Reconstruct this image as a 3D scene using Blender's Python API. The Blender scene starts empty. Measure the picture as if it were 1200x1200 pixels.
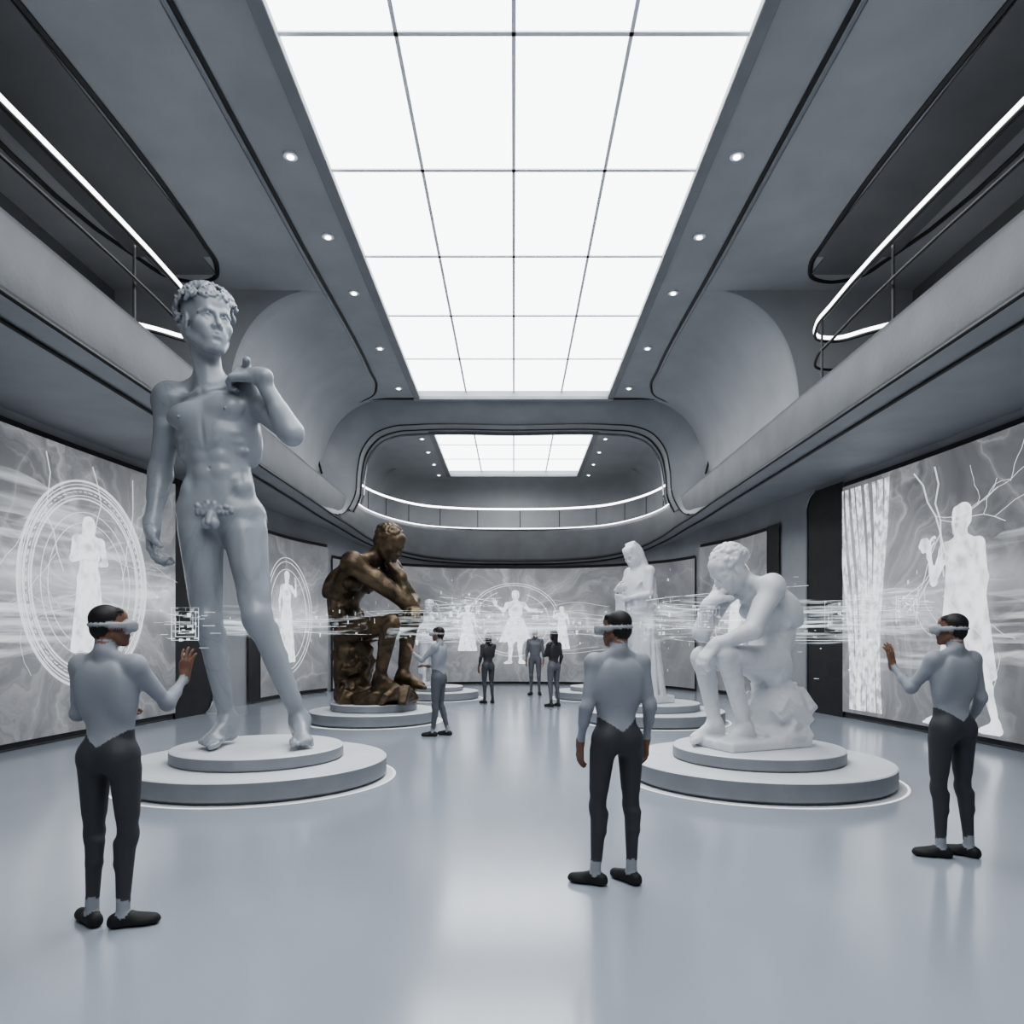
import bpy, math, random
import numpy as np
from mathutils import Matrix, Vector
random.seed(3); rng=np.random.default_rng(5)
SC=bpy.context.scene; COL=SC.collection
FPX=850.0; CAMZ=1.6
try:
    SC.view_settings.look='AgX - Medium High Contrast'
except Exception: pass
# ------------------------------------------------------------------ materials
def newmat(name):
    m=bpy.data.materials.new(name); m.use_nodes=True
    nt=m.node_tree; return m,nt,nt.nodes["Principled BSDF"]
def N(nt,t,**k):
    n=nt.nodes.new(t)
    for a,b in k.items(): setattr(n,a,b)
    return n
def ramp(nt,stops):
    r=N(nt,"ShaderNodeValToRGB"); e=r.color_ramp.elements
    while len(e)<len(stops): e.new(0.5)
    for i,(p,c) in enumerate(stops):
        e[i].position=p; e[i].color=(*c,1) if len(c)==3 else c
    return r
def mottled(name,c1,c2,scale=2.0,rough=.6,metal=0,bump=.1,detail=8,bscale=None,dist=0.0,veins=None,ior=None):
    m,nt,p=newmat(name); L=nt.links
    tc=N(nt,"ShaderNodeTexCoord"); n=N(nt,"ShaderNodeTexNoise")
    n.inputs["Scale"].default_value=scale; n.inputs["Detail"].default_value=detail; n.inputs["Distortion"].default_value=dist
    L.new(tc.outputs["Object"],n.inputs["Vector"])
    r=ramp(nt,[(.3,c1),(.7,c2)]); L.new(n.outputs["Fac"],r.inputs["Fac"]); out=r.outputs["Color"]
    if veins:
        w=N(nt,"ShaderNodeTexNoise"); w.inputs["Scale"].default_value=veins[1]; w.inputs["Detail"].default_value=9; w.inputs["Distortion"].default_value=2.2
        L.new(tc.outputs["Object"],w.inputs["Vector"])
        vr=ramp(nt,[(.48,(1,1,1)),(.5,(veins[0],)*3),(.52,(1,1,1))]); L.new(w.outputs["Fac"],vr.inputs["Fac"])
        mx=N(nt,"ShaderNodeMix",data_type='RGBA',blend_type='MULTIPLY'); mx.inputs[0].default_value=1; L.new(out,mx.inputs[6]); L.new(vr.outputs[0],mx.inputs[7]); out=mx.outputs[2]
    L.new(out,p.inputs["Base Color"])
    p.inputs["Roughness"].default_value=rough; p.inputs["Metallic"].default_value=metal
    if ior: p.inputs["IOR"].default_value=ior
    if bump:
        n2=N(nt,"ShaderNodeTexNoise"); n2.inputs["Scale"].default_value=bscale or scale*12; n2.inputs["Detail"].default_value=6
        L.new(tc.outputs["Object"],n2.inputs["Vector"])
        b=N(nt,"ShaderNodeBump"); b.inputs["Strength"].default_value=bump; b.inputs["Distance"].default_value=.02
        L.new(n2.outputs["Fac"],b.inputs["Height"]); L.new(b.outputs["Normal"],p.inputs["Normal"])
    return m
def emit(name,c,s,alpha=1.0):
    m=bpy.data.materials.new(name); m.use_nodes=True; nt=m.node_tree; nt.nodes.clear()
    o=N(nt,"ShaderNodeOutputMaterial"); e=N(nt,"ShaderNodeEmission"); e.inputs[0].default_value=(*c,1); e.inputs[1].default_value=s
    if alpha<1:
        t=N(nt,"ShaderNodeBsdfTransparent"); mx=N(nt,"ShaderNodeMixShader"); mx.inputs[0].default_value=alpha
        nt.links.new(t.outputs[0],mx.inputs[1]); nt.links.new(e.outputs[0],mx.inputs[2]); nt.links.new(mx.outputs[0],o.inputs[0])
    else: nt.links.new(e.outputs[0],o.inputs[0])
    return m
def holomat(name,c,s,lo=.1,hi=.6,scale=6,vs=(1,1,1),a=.35,b=.65):
    m=bpy.data.materials.new(name); m.use_nodes=True; nt=m.node_tree; nt.nodes.clear(); L=nt.links
    o=N(nt,"ShaderNodeOutputMaterial"); e=N(nt,"ShaderNodeEmission"); e.inputs[0].default_value=(*c,1); e.inputs[1].default_value=s
    t=N(nt,"ShaderNodeBsdfTransparent"); mx=N(nt,"ShaderNodeMixShader")
    tc=N(nt,"ShaderNodeTexCoord"); mp=N(nt,"ShaderNodeMapping"); mp.inputs["Scale"].default_value=vs
    n=N(nt,"ShaderNodeTexNoise"); n.inputs["Scale"].default_value=scale; n.inputs["Detail"].default_value=5
    L.new(tc.outputs["Object"],mp.inputs["Vector"]); L.new(mp.outputs[0],n.inputs["Vector"])
    mr=N(nt,"ShaderNodeMapRange"); mr.inputs[1].default_value=a; mr.inputs[2].default_value=b; mr.inputs[3].default_value=lo; mr.inputs[4].default_value=hi
    L.new(n.outputs["Fac"],mr.inputs[0]); L.new(mr.outputs[0],mx.inputs[0])
    L.new(t.outputs[0],mx.inputs[1]); L.new(e.outputs[0],mx.inputs[2]); L.new(mx.outputs[0],o.inputs[0])
    return m
def screenmat(name,base,seed,axis,c0,z0,rad=3.5,glow=.35):
    m,nt,p=newmat(name); L=nt.links
    def math_(op,a,b=None):
        n=N(nt,"ShaderNodeMath",operation=op)
        for i,v in enumerate((a,b)):
            if v is None: continue
            if isinstance(v,(int,float)): n.inputs[i].default_value=v
            else: L.new(v,n.inputs[i])
        return n.outputs[0]
    tc=N(nt,"ShaderNodeTexCoord"); mp=N(nt,"ShaderNodeMapping"); mp.inputs["Location"].default_value=(seed,seed*2,seed)
    L.new(tc.outputs["Object"],mp.inputs["Vector"])
    sp=N(nt,"ShaderNodeSeparateXYZ"); L.new(tc.outputs["Object"],sp.inputs[0])
    h=math_('MULTIPLY',math_('SUBTRACT',sp.outputs[axis],c0),.75); v=math_('SUBTRACT',sp.outputs[2],z0)
    R=math_('SQRT',math_('ADD',math_('MULTIPLY',h,h),math_('MULTIPLY',v,v)))
    nz=N(nt,"ShaderNodeTexNoise"); nz.inputs["Scale"].default_value=.7; nz.inputs["Detail"].default_value=4
    L.new(mp.outputs[0],nz.inputs["Vector"])
    A=math_('ADD',math_('ARCTAN2',v,h),math_('MULTIPLY',nz.outputs["Fac"],1.6))
    cmb=N(nt,"ShaderNodeCombineXYZ"); L.new(math_('MULTIPLY',math_('COSINE',A),5.0),cmb.inputs[0]); L.new(math_('MULTIPLY',math_('SINE',A),5.0),cmb.inputs[1]); L.new(math_('MULTIPLY',R,.25),cmb.inputs[2])
    rn=N(nt,"ShaderNodeTexNoise"); rn.inputs["Scale"].default_value=1.3; rn.inputs["Detail"].default_value=7; rn.inputs["Roughness"].default_value=.65
    L.new(cmb.outputs[0],rn.inputs["Vector"])
    rr=ramp(nt,[(.46,(0,0,0)),(.60,(.35,.35,.35)),(.72,(1,1,1))]); L.new(rn.outputs["Fac"],rr.inputs["Fac"])
    fall=N(nt,"ShaderNodeMapRange"); fall.interpolation_type='SMOOTHSTEP'; fall.inputs[1].default_value=rad; fall.inputs[2].default_value=.1; fall.inputs[3].default_value=.12; fall.inputs[4].default_value=1
    L.new(R,fall.inputs[0])
    streak=math_('MULTIPLY',rr.outputs[0],fall.outputs[0])
    core=N(nt,"ShaderNodeMapRange"); core.interpolation_type='SMOOTHSTEP'; core.inputs[1].default_value=rad*.6; core.inputs[2].default_value=0; core.inputs[3].default_value=0; core.inputs[4].default_value=.45
    L.new(R,core.inputs[0])
    beam=N(nt,"ShaderNodeMapRange"); beam.interpolation_type='SMOOTHSTEP'; beam.inputs[1].default_value=.55; beam.inputs[2].default_value=0; beam.inputs[3].default_value=0; beam.inputs[4].default_value=.6
    L.new(math_('ABSOLUTE',math_('ADD',v,math_('MULTIPLY',math_('SUBTRACT',nz.outputs["Fac"],.5),1.2))),beam.inputs[0])
    mxv=N(nt,"ShaderNodeMix",data_type='VECTOR'); mxv.inputs[0].default_value=.55
    L.new(mp.outputs[0],mxv.inputs[4]); L.new(nz.outputs["Color"],mxv.inputs[5])
    vo=N(nt,"ShaderNodeTexVoronoi",feature='DISTANCE_TO_EDGE'); vo.inputs["Scale"].default_value=1.1
    L.new(mxv.outputs[1],vo.inputs["Vector"])
    r1=ramp(nt,[(0,(1,1,1)),(.012,(.3,.3,.3)),(.05,(0,0,0))]); L.new(vo.outputs["Distance"],r1.inputs["Fac"])
    n3=N(nt,"ShaderNodeTexNoise"); n3.inputs["Scale"].default_value=.5; L.new(mp.outputs[0],n3.inputs["Vector"])
    r3=ramp(nt,[(.42,(0,0,0)),(.62,(1,1,1))]); L.new(n3.outputs["Fac"],r3.inputs["Fac"])
    cr_=math_('MULTIPLY',math_('MULTIPLY',r1.outputs[0],r3.outputs[0]),.4)
    n2=N(nt,"ShaderNodeTexNoise"); n2.inputs["Scale"].default_value=.45; n2.inputs["Detail"].default_value=5; n2.inputs["Distortion"].default_value=1.8
    L.new(mp.outputs[0],n2.inputs["Vector"])
    mr=N(nt,"ShaderNodeMapRange"); mr.inputs[1].default_value=.3; mr.inputs[2].default_value=.7; mr.inputs[3].default_value=base*.7; mr.inputs[4].default_value=base*1.3
    L.new(n2.outputs["Fac"],mr.inputs[0])
    tot=math_('ADD',mr.outputs[0],math_('MULTIPLY',math_('ADD',math_('ADD',streak,core.outputs[0]),math_('ADD',beam.outputs[0],cr_)),glow))
    tint=N(nt,"ShaderNodeMix",data_type='RGBA',blend_type='MULTIPLY'); tint.inputs[0].default_value=1; tint.inputs[7].default_value=(.95,.985,1.04,1)
    L.new(tot,tint.inputs[6])
    p.inputs["Base Color"].default_value=(.05,.05,.055,1); p.inputs["Roughness"].default_value=.35
    L.new(tint.outputs[2],p.inputs["Emission Color"]); p.inputs["Emission Strength"].default_value=1.0
    return m
def colmat(name,rough=.6):
    m,nt,p=newmat(name); a=N(nt,"ShaderNodeAttribute"); a.attribute_name="Col"
    tc=N(nt,"ShaderNodeTexCoord"); n=N(nt,"ShaderNodeTexNoise"); n.inputs["Scale"].default_value=9; n.inputs["Detail"].default_value=6
    nt.links.new(tc.outputs["Object"],n.inputs["Vector"]); b=N(nt,"ShaderNodeBump"); b.inputs["Strength"].default_value=.3; b.inputs["Distance"].default_value=.02
    nt.links.new(n.outputs["Fac"],b.inputs["Height"]); nt.links.new(b.outputs["Normal"],p.inputs["Normal"])
    nt.links.new(a.outputs["Color"],p.inputs["Base Color"]); p.inputs["Roughness"].default_value=rough; return m
M_CONC=mottled("concrete",(.35,.358,.372),(.41,.42,.435),1.2,.55,0,.14)
M_WALL=mottled("concrete_wall",(.26,.266,.278),(.31,.317,.33),1.2,.55,0,.12)
M_CONC_D=mottled("concrete_dark",(.15,.153,.16),(.185,.19,.198),1.0,.6,0,.12)
M_FASC=mottled("fascia_concrete",(.115,.119,.126),(.15,.155,.164),1.5,.5,0,.14)
M_ARCH=mottled("arch_concrete",(.23,.238,.25),(.28,.288,.302),1.5,.45,0,.08)
M_BLACK=mottled("black_trim",(.012,.012,.013),(.02,.02,.021),5,.4,0,0)
M_METAL=mottled("grey_trim",(.25,.26,.28),(.3,.31,.33),5,.3,.6,0)
M_MULL=mottled("mullion_paint",(.80,.81,.83),(.86,.87,.89),5,.5,0,0)
M_FLOOR=mottled("epoxy_floor",(.32,.345,.388),(.37,.396,.443),.35,.16,0,.012,3,3,ior=1.7)
M_PLINTH=mottled("plinth_white",(.72,.735,.76),(.78,.795,.82),3,.4,0,.02)  # raised for the plinth tops: light falling on them put into the colour
M_PLSIDE=mottled("plinth_shaded_side",(.22,.23,.25),(.26,.27,.29),3,.45,0,.02)  # same white plinth, side shade put into the colour
M_MARBLE=mottled("grey_marble",(.25,.265,.29),(.36,.38,.41),2.2,.27,0,.05,8,60,.6,veins=(.90,1.3))
M_PLASTER=mottled("white_marble",(.62,.63,.655),(.76,.77,.79),2.5,.45,0,.16,8,30,veins=(.92,2.0))
M_BRONZE=mottled("bronze",(.024,.019,.014),(.17,.125,.078),8,.44,.7,.45,9,34,.9)
M_SKY=emit("skylight_glass",(.93,.965,1.0),4.9)
M_LED=emit("led_strip",(.95,.97,1),6)
M_RING=emit("floor_light_ring",(.95,.97,1),1.2)
M_DOWN=emit("downlight_lens",(1,1,1),8)
M_HOLO=holomat("hologram_light",(.85,.93,1),2.0,.05,.6,5)
M_WISP=holomat("hologram_wisp",(.85,.93,1),1.4,0,.50,1.6,(1,1,14),.47,.80)
M_SWOOSH=holomat("projected_swoosh_light",(.9,.95,1),1.0,0,.55,1.2,(1,.35,7),.45,.75)
M_FIG=holomat("projected_light",(.9,.95,1),1.35,.22,.95,9,(1,1,.7),.38,.60)
M_LINE=emit("projected_line",(.9,.95,1),1.2,.45)
M_PERSON=colmat("visitor_cloth_skin",.62)
# ------------------------------------------------------------------ mesh helpers
class Acc:
    def __init__(s): s.v=[]; s.f=[]
    def add(s,v,f):
        o=len(s.v); s.v+= [tuple(map(float,p)) for p in v]; s.f+=[tuple(i+o for i in q) for q in f]
    def box(s,x0,x1,y0,y1,z0,z1):
        s.add([(x0,y0,z0),(x1,y0,z0),(x1,y1,z0),(x0,y1,z0),(x0,y0,z1),(x1,y0,z1),(x1,y1,z1),(x0,y1,z1)],
              [(3,2,1,0),(4,5,6,7),(0,1,5,4),(1,2,6,5),(2,3,7,6),(3,0,4,7)])
    def grid(s,rows):
        n=len(rows); m=len(rows[0]); v=[p for r in rows for p in r]
        f=[(i*m+j,i*m+j+1,(i+1)*m+j+1,(i+1)*m+j) for i in range(n-1) for j in range(m-1)]
        s.add(v,f)
    def tube(s,pts,r,sides=8,closed=False):
        P=np.array(pts,float); n=len(P)
        T=np.zeros_like(P)
        for i in range(n):
            a=P[(i-1)%n] if closed or i>0 else P[i]; b=P[(i+1)%n] if closed or i<n-1 else P[i]
            t=b-a; T[i]=t/(np.linalg.norm(t)+1e-9)
        v=[];up=np.array([0,0,1.0])
        for i in range(n):
            t=T[i]; u=up if abs(t[2])<.95 else np.array([0,1.0,0])
            a=np.cross(t,u); a/=np.linalg.norm(a)+1e-9; b=np.cross(a,t)
            for k in range(sides):
                an=2*math.pi*(k+.5)/sides; v.append(P[i]+r*(math.cos(an)*a+math.sin(an)*b))
        f=[]
        for i in range(n if closed else n-1):
            j=(i+1)%n
            for k in range(sides):
                l=(k+1)%sides; f.append((i*sides+k,j*sides+k,j*sides+l,i*sides+l))
        if not closed:
            f.append(tuple(range(sides))); f.append(tuple((n-1)*sides+k for k in reversed(range(sides))))
        s.add(v,f)
    def obj(s,name,mat,smooth=False,parent=None,bevel=0):
        me=bpy.data.meshes.new(name); me.from_pydata(s.v,[],s.f); me.update()
        o=bpy.data.objects.new(name,me); COL.objects.link(o); me.materials.append(mat)
        if smooth: me.polygons.foreach_set("use_smooth",[True]*len(me.polygons))
        if bevel:
            b=o.modifiers.new("b","BEVEL"); b.width=bevel; b.segments=2
        if parent: o.parent=parent
        return o
def empty(name):
    e=bpy.data.objects.new(name,None); COL.objects.link(e); return e
def cr(pts,n=8):
    P=np.array(pts,float); out=[]
    for i in range(len(P)-1):
        p0=P[max(i-1,0)];p1=P[i];p2=P[i+1];p3=P[min(i+2,len(P)-1)]
        if i==0: p0=2*p1-p2
        if i+2>len(P)-1: p3=2*p2-p1
        def tan(a,b,c):
            d1=np.linalg.norm(b-a)+1e-6; d2=np.linalg.norm(c-b)+1e-6
            return ((b-a)/d1*d2+(c-b)/d2*d1)/(d1+d2)
        L=np.linalg.norm(p2-p1); m1=tan(p0,p1,p2)*L; m2=tan(p1,p2,p3)*L
        for k in range(n):
            t=k/n; out.append((2*t**3-3*t**2+1)*p1+(t**3-2*t**2+t)*m1+(-2*t**3+3*t**2)*p2+(t**3-t**2)*m2)
    out.append(P[-1]); return np.array(out)
def W(X,d,zp): return (X,d,zp+CAMZ)
# ------------------------------------------------------------------ room shell
CE=6.4
a=Acc(); a.box(-9,9,-6,32,-.2,0); a.obj("floor",M_FLOOR)
a=Acc(); z0=CE+CAMZ; z1=z0+.3; HW=2.56
S1=(-3.7,19.45); S2=(22.85,28.85)
for s in (-1,1):
    x=sorted([s*HW,s*9]); a.box(x[0],x[1],-6,32,z0,z1)
for y0,y1 in ((-6,S1[0]),(S1[1],S2[0]),(S2[1],32)): a.box(-HW,HW,y0,y1,z0,z1)
a.obj("ceiling",M_CONC)
def skylight(name,y0,y1,step,nrow):
    e=empty(name)
    g=Acc(); g.box(-HW,HW,y0,y1,z0+.17,z0+.2); g.obj("glass_panel",M_SKY,parent=e)
    f=Acc(); t=.022
    for x in (-HW/2,0,HW/2): f.box(x-t,x+t,y0,y1,z0+.13,z0+.150)
    for i in range(1,nrow):
        y=y1-step*i; f.box(-HW,HW,y-.028,y+.028,z0+.13,z0+.148)
    f.obj("mullions",M_MULL,parent=e)
    b=Acc()
    for s in (-1,1):
        x=sorted([s*(HW-.05),s*(HW+.12)]); b.box(x[0],x[1],y0-.1,y1+.1,z0-.05,z0+.02)
    b.box(-HW-.12,HW+.12,y1-.05,y1+.12,z0-.08,z0+.02); b.box(-HW-.12,HW+.12,y0-.12,y0+.05,z0-.05,z0+.02)
    b.obj("bezel",M_ARCH,parent=e,bevel=.015)
skylight("window_1",S1[0],S1[1],2.315,10)
skylight("window_2",S2[0],S2[1],2.0,3)
e=empty("downlight_row")
g=Acc(); rr=Acc()
def disc(acc,x,y,z,r,h,n=20):
    v=[(x+r*math.cos(2*math.pi*i/n),y+r*math.sin(2*math.pi*i/n),z) for i in range(n)]+[(x+r*math.cos(2*math.pi*i/n),y+r*math.sin(2*math.pi*i/n),z-h) for i in range(n)]
    f=[tuple(range(n)),tuple(range(2*n-1,n-1,-1))]+[(i,(i+1)%n,n+(i+1)%n,n+i) for i in range(n)]
    acc.add(v,f)
for s in (-1,1):
    for d in (1.5,5,9.65,11.6,13.5,16.1,18.7,23.5,25.2,27.0,28.8):
        disc(rr,s*2.97,d,z0+.01,.095,.04); disc(g,s*2.97,d,z0-.025,.045,.02)
rr.obj("rims",M_PLINTH,parent=e); g.obj("lenses",M_DOWN,parent=e)
PL=[(4.7,-6,3.13,3.97,7.1,-6,3.13),(4.7,4,3.13,3.97,7.1,4,3.13),(4.7,10,3.13,3.97,7.0,10,3.13),(4.7,12.5,3.13,3.97,6.75,12.5,3.13),
(4.7,15,3.13,3.97,6.4,15,3.13),(4.7,17,3.13,3.97,6.15,17,3.13),(4.68,19,3.1,3.95,5.8,19.3,3.1),(4.55,20.3,3.03,3.85,5.3,20.7,3.02),
(4.3,21.3,2.85,3.7,4.8,21.9,2.83),(3.8,22.2,2.65,3.6,4.1,22.7,2.63),(3.0,23,2.5,3.52,3.2,23.4,2.48),(1.6,23.6,2.42,3.5,1.7,24.0,2.4),(0,23.75,2.4,3.5,0,24.15,2.4)]
PS=cr(PL,10); nP=len(PS)
FULL=[(1,p) for p in PS]+[(-1,p) for p in PS[::-1][1:]]
for s,nm in ((-1,"wall_left"),(1,"wall_right")):
    a=Acc(); a.grid([[W(s*p[4],p[5],-1.6) for p in PS],[W(s*p[4],p[5],p[6]) for p in PS]])
    a.obj(nm,M_WALL,True)
a=Acc(); a.box(-9,9,-6.2,-6,0,z1); a.obj("wall_near",M_CONC_D)
a=Acc()
for s in (-1,1):
    x=sorted([s*7.4,s*7.6]); a.box(x[0],x[1],-6,32,4.0,z1)
a.obj("wall_gallery",M_CONC_D)
a=Acc()
a.grid([[W(s*p[0],p[1],p[2]) for s,p in FULL],[W(s*p[4],p[5],p[6]) for s,p in FULL]])
a.obj("balcony_soffit",M_WALL,True)  # underside of the balcony, from fascia to side wall
e=empty("balcony")
a=Acc()
sect=[(0.10,.0),(0.02,.04),(0,.12),(0,.5),(0.0,.88),(.02,.97),(.09,1.0)]
def fas(s,p,off,k):
    z=p[2]+(p[3]-p[2])*k; L=math.hypot(p[4]-p[0],p[5]-p[1])+1e-6
    return W(s*(p[0]+(p[4]-p[0])/L*off),p[1]+(p[5]-p[1])/L*off,z)
a.grid([[fas(s,p,o,k) for s,p in FULL] for o,k in sect]); a.obj("fascia",M_FASC,True,parent=e)
a=Acc(); a.tube([fas(s,p,-.012,.035) for s,p in FULL],.024,6); a.tube([fas(s,p,.35,-.03) for s,p in FULL],.025,6)
a.obj("shadow_gap",M_BLACK,parent=e)
a=Acc()
a.grid([[W(s*(p[0]+.05),p[1],p[3]-.02) for s,p in FULL],[W(s*(p[0]+2.65 if p[1]<20 else p[0]+1.0),p[1] if p[1]<20 else p[1]+7*(p[1]-20)/3.75,p[3]-.02) for s,p in FULL]])
a.obj("gallery_floor",M_CONC_D,parent=e)
# cove + portal
A=[(4.78,15.0,3.97),(4.73,17.2,3.98),(4.90,18.6,4.03),(5.18,19.25,4.30),(5.34,19.5,4.9),(5.28,19.6,5.4),(5.0,19.6,5.85),(4.52,19.6,6.2),(3.9,19.6,6.36),(3.0,19.6,6.38),(0,19.6,6.38)]
B=[(4.80,15.0,3.16),(4.73,17.2,3.15),(4.66,18.8,3.17),(4.56,19.8,3.4),(4.42,20.3,4.0),(4.38,20.4,4.7),(4.25,20.4,5.25),(3.9,20.4,5.68),(3.4,20.4,5.88),(2.8,20.4,5.93),(0,20.4,5.93)]
Ac=cr(A,10); Bc=cr(B,10)
e=empty("portal_arch")  # portal arch: curved band across the hall between the skylights, not a wall
a=Acc()
for s in (-1,1):
    rows=[]
    for k,pull in ((0,0),(.1,.03),(.3,.05),(.7,.05),(.9,.03),(1,0)):
        rows.append([W(s*(p[0]+(q[0]-p[0])*k),p[1]+(q[1]-p[1])*k-pull*min(max((p[1]-17.5)/2,0),1),p[2]+(q[2]-p[2])*k) for p,q in zip(Ac,Bc)])
    a.grid(rows)
    i0=32
    a.grid([[W(s*q[0],q[1],q[2]) for q in Bc[i0:]],[W(s*q[0],q[1]+.5,q[2]) for q in Bc[i0:]],[W(s*(q[0]+.05),q[1]+.9,q[2]+.05) for q in Bc[i0:]]])
a.obj("arch_band",M_ARCH,True,parent=e)
a=Acc(); b=Acc()
for s in (-1,1):
    a.tube([W(s*(p[0]-.10 if p[0]>5.1 else p[0]-.04),p[1]-.06,p[2]) for p in Ac[30:]],.026,6)
    a.tube([W(s*(q[0]),q[1]-.02,q[2]) for q in Bc[24:]],.02,6)
    a.tube([W(s*(q[0]-.02),q[1]+.5,q[2]) for q in Bc[32:]],.025,6)
    b.tube([W(s*(q[0]-.01),q[1]+.9,q[2]-.02) for q in Bc[32:]],.04,6)
a.obj("dark_lines",M_BLACK,parent=e); b.obj("bright_lip",M_METAL,parent=e)
def covept(th,x0=3.2,zc=3.95,rx=2.02,rz=2.45,n=2.5):
    c=max(math.cos(th),0)**(2/n); s_=max(math.sin(th),0)**(2/n)
    return x0+rx*s_, zc+rz*c
for s,nm in ((-1,"cove_left"),(1,"cove_right")):
    a=Acc(); rows=[]
    for d,k in ((13.45,1),(13.5,.3),(13.7,0),(15,0),(17,0),(19.7,0)):
        r=[]
        for i in range(25):
            x,z=covept(i/24*math.pi/2); r.append(W(s*(x+.08*k),d,z+.05*k))
        rows.append(r)
    a.grid(rows)
    a.grid([[W(s*5.22,13.45,3.95),W(s*5.22,19.7,3.95)],[W(s*4.79,13.45,3.955),W(s*4.79,19.7,3.955)]])
    r1=[W(s*(covept(i/24*math.pi/2)[0]+.08),13.45,covept(i/24*math.pi/2)[1]+.05) for i in range(25)]
    r2=[W(s*7.4,13.45,max(p[2]-CAMZ,3.9)) for p in r1]
    a.grid([r1,r2]); a.obj(nm,M_CONC,True)
e=empty("trim_1")
a=Acc(); b=Acc()
for s in (-1,1):
    pts=[W(s*3.46,-6,CE),W(s*3.46,5,CE),W(s*3.46,12,CE),W(s*3.46,17.5,CE),W(s*3.52,18.6,CE),W(s*3.8,19.3,CE-.03),W(s*4.3,19.5,CE-.16)]
    c=cr(pts,6); a.tube(c,.036,6); b.tube([(p[0]+s*.085,p[1],p[2]+.01) for p in c],.03,6)
    pts=[W(s*5.05,-6,CE),W(s*5.05,5,CE),W(s*5.05,11.8,CE),W(s*5.12,12.5,CE),W(s*5.4,13.0,CE),W(s*5.75,13.1,CE),W(s*6.15,12.9,CE),W(s*6.35,12.3,CE),W(s*6.4,5,CE),W(s*6.4,-6,CE)]
    c=cr(pts,8); a.tube(c,.045,6)
a.obj("slot_lines",M_BLACK,parent=e); b.obj("slot_lips",M_METAL,parent=e)
a=Acc()
for s in (-1,1):
    x=sorted([s*5.05,s*6.4]); a.box(x[0],x[1],-6,12.2,z0-.03,z0+.01); x=sorted([s*5.25,s*6.2]); a.box(x[0],x[1],12.2,12.8,z0-.03,z0+.01)
a.obj("recess_panels",M_CONC_D,parent=e)
# railings
e=empty("balcony_railing")
a=Acc(); b=Acc()
for s in (-1,1):
    def path(z,x=4.75): return cr([W(s*x,-6,z),W(s*x,5,z),W(s*x,10.8,z),W(s*(x+.06),11.5,z),W(s*(x+.3),12.0,z),W(s*(x+.6),12.05,z),W(s*(x+1.0),11.7,z),W(s*(x+2.4),10.6,z)],8)
    a.tube(path(4.95),.030,6); b.tube(path(4.42),.022,6); b.tube(path(4.89),.026,6)
    for d in (-2,2,6,9.1,11.2): b.tube([W(s*4.76,d,3.9),W(s*4.76,d,4.9)],.018,6)
RP=[(s,p) for s,p in FULL if p[1]>20.4]
a.tube([W(s*(p[0]+.05),p[1]+.1,p[3]+.66) for s,p in RP],.030,6)
a.tube([W(s*(p[0]),p[1]+.02,p[3]+.01) for s,p in RP],.014,6)
for s,p in RP[::8]: b.tube([W(s*(p[0]+.05),p[1]+.1,p[3]),W(s*(p[0]+.05),p[1]+.1,p[3]+.6)],.012,6)
a.obj("led_handrail",M_LED,parent=e); b.obj("posts",M_BLACK,parent=e)
# rear upper room
a=Acc(); path=cr([(5.25,21.3),(5.25,25),(5.25,28.4),(4.95,29.8),(4.0,30.5),(0,30.5)],8)
pp=[(x,y) for x,y in path]+[(-x,y) for x,y in path[::-1][1:]]
rows=[]
for k in range(9):
    th=k/8*math.pi/2; zz=CE-.9*(1-math.cos(th)) if k else CE
    rows.append([W(x*(1-(.9*(1-math.sin(th)))/6),y-(.9*(1-math.sin(th)))*(0.0 if y<28 else .8),zz) for x,y in pp])
rows.append([W(x,y,2.0) for x,y in pp])
a.grid(rows); a.obj("wall_back",M_CONC,True)
# ------------------------------------------------------------------ screens
def wallpt(s,d,inset=.06,z=0):
    i=int(np.argmin(np.abs(PS[:,5]-d))); j=min(max(i,1),nP-2)
    x=np.interp(d,PS[:,5],PS[:,4])
    t=np.array([PS[j+1,4]-PS[j-1,4],PS[j+1,5]-PS[j-1,5]]); t/=np.linalg.norm(t)
    nrm=np.array([-t[1],t[0]])
    if nrm[0]>0 and d<23.9: nrm=-nrm
    return (s*(x+nrm[0]*inset),d+nrm[1]*inset,z),np.array([s*t[0],t[1],0]),np.array([s*nrm[0],nrm[1],0])
def wpath_pts(s,d0,d1,inset,n=40):
    return [wallpt(s,d0+(d1-d0)*i/(n-1),inset)[0] for i in range(n)]
def screen(name,pts_fn,zb,zt,mat,inset=.08):
    e=empty(name)
    P=pts_fn(inset); a=Acc(); a.grid([[(x,y,zb) for x,y,_ in P],[(x,y,zt) for x,y,_ in P]]); a.obj("display",mat,True,parent=e)
    P=pts_fn(inset*.6); a=Acc(); a.grid([[(x,y,zb-.08 if zb>.1 else 0.0) for x,y,_ in P],[(x,y,zt+.09) for x,y,_ in P]]); a.obj("backing",M_BLACK,True,parent=e)
    return e
DL=11.5
MA=screenmat("screen_image_a",.13,1.3,1,DL,2.35,4.2,.42)
MB=screenmat("screen_image_b",.13,5.1,1,12.9,2.3,4.0,.34)
MC=screenmat("screen_image_c",.15,9.7,0,0.0,2.0,4.5,.34)
MD=screenmat("screen_image_d",.15,3.2,1,18.7,2.1,2.5,.40)
scrL=screen("projection_screen",lambda i:wpath_pts(-1,-2,13.9,i),.12,4.5,MA)
scrR=screen("projection_screen",lambda i:wpath_pts(1,-2,14.2,i),.12,4.5,MB)
screen("projection_screen",lambda i:wpath_pts(-1,17.3,20.6,i),.12,4.1,MD)
screen("projection_screen",lambda i:wpath_pts(1,17.3,20.6,i),.12,4.1,MD)
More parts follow.
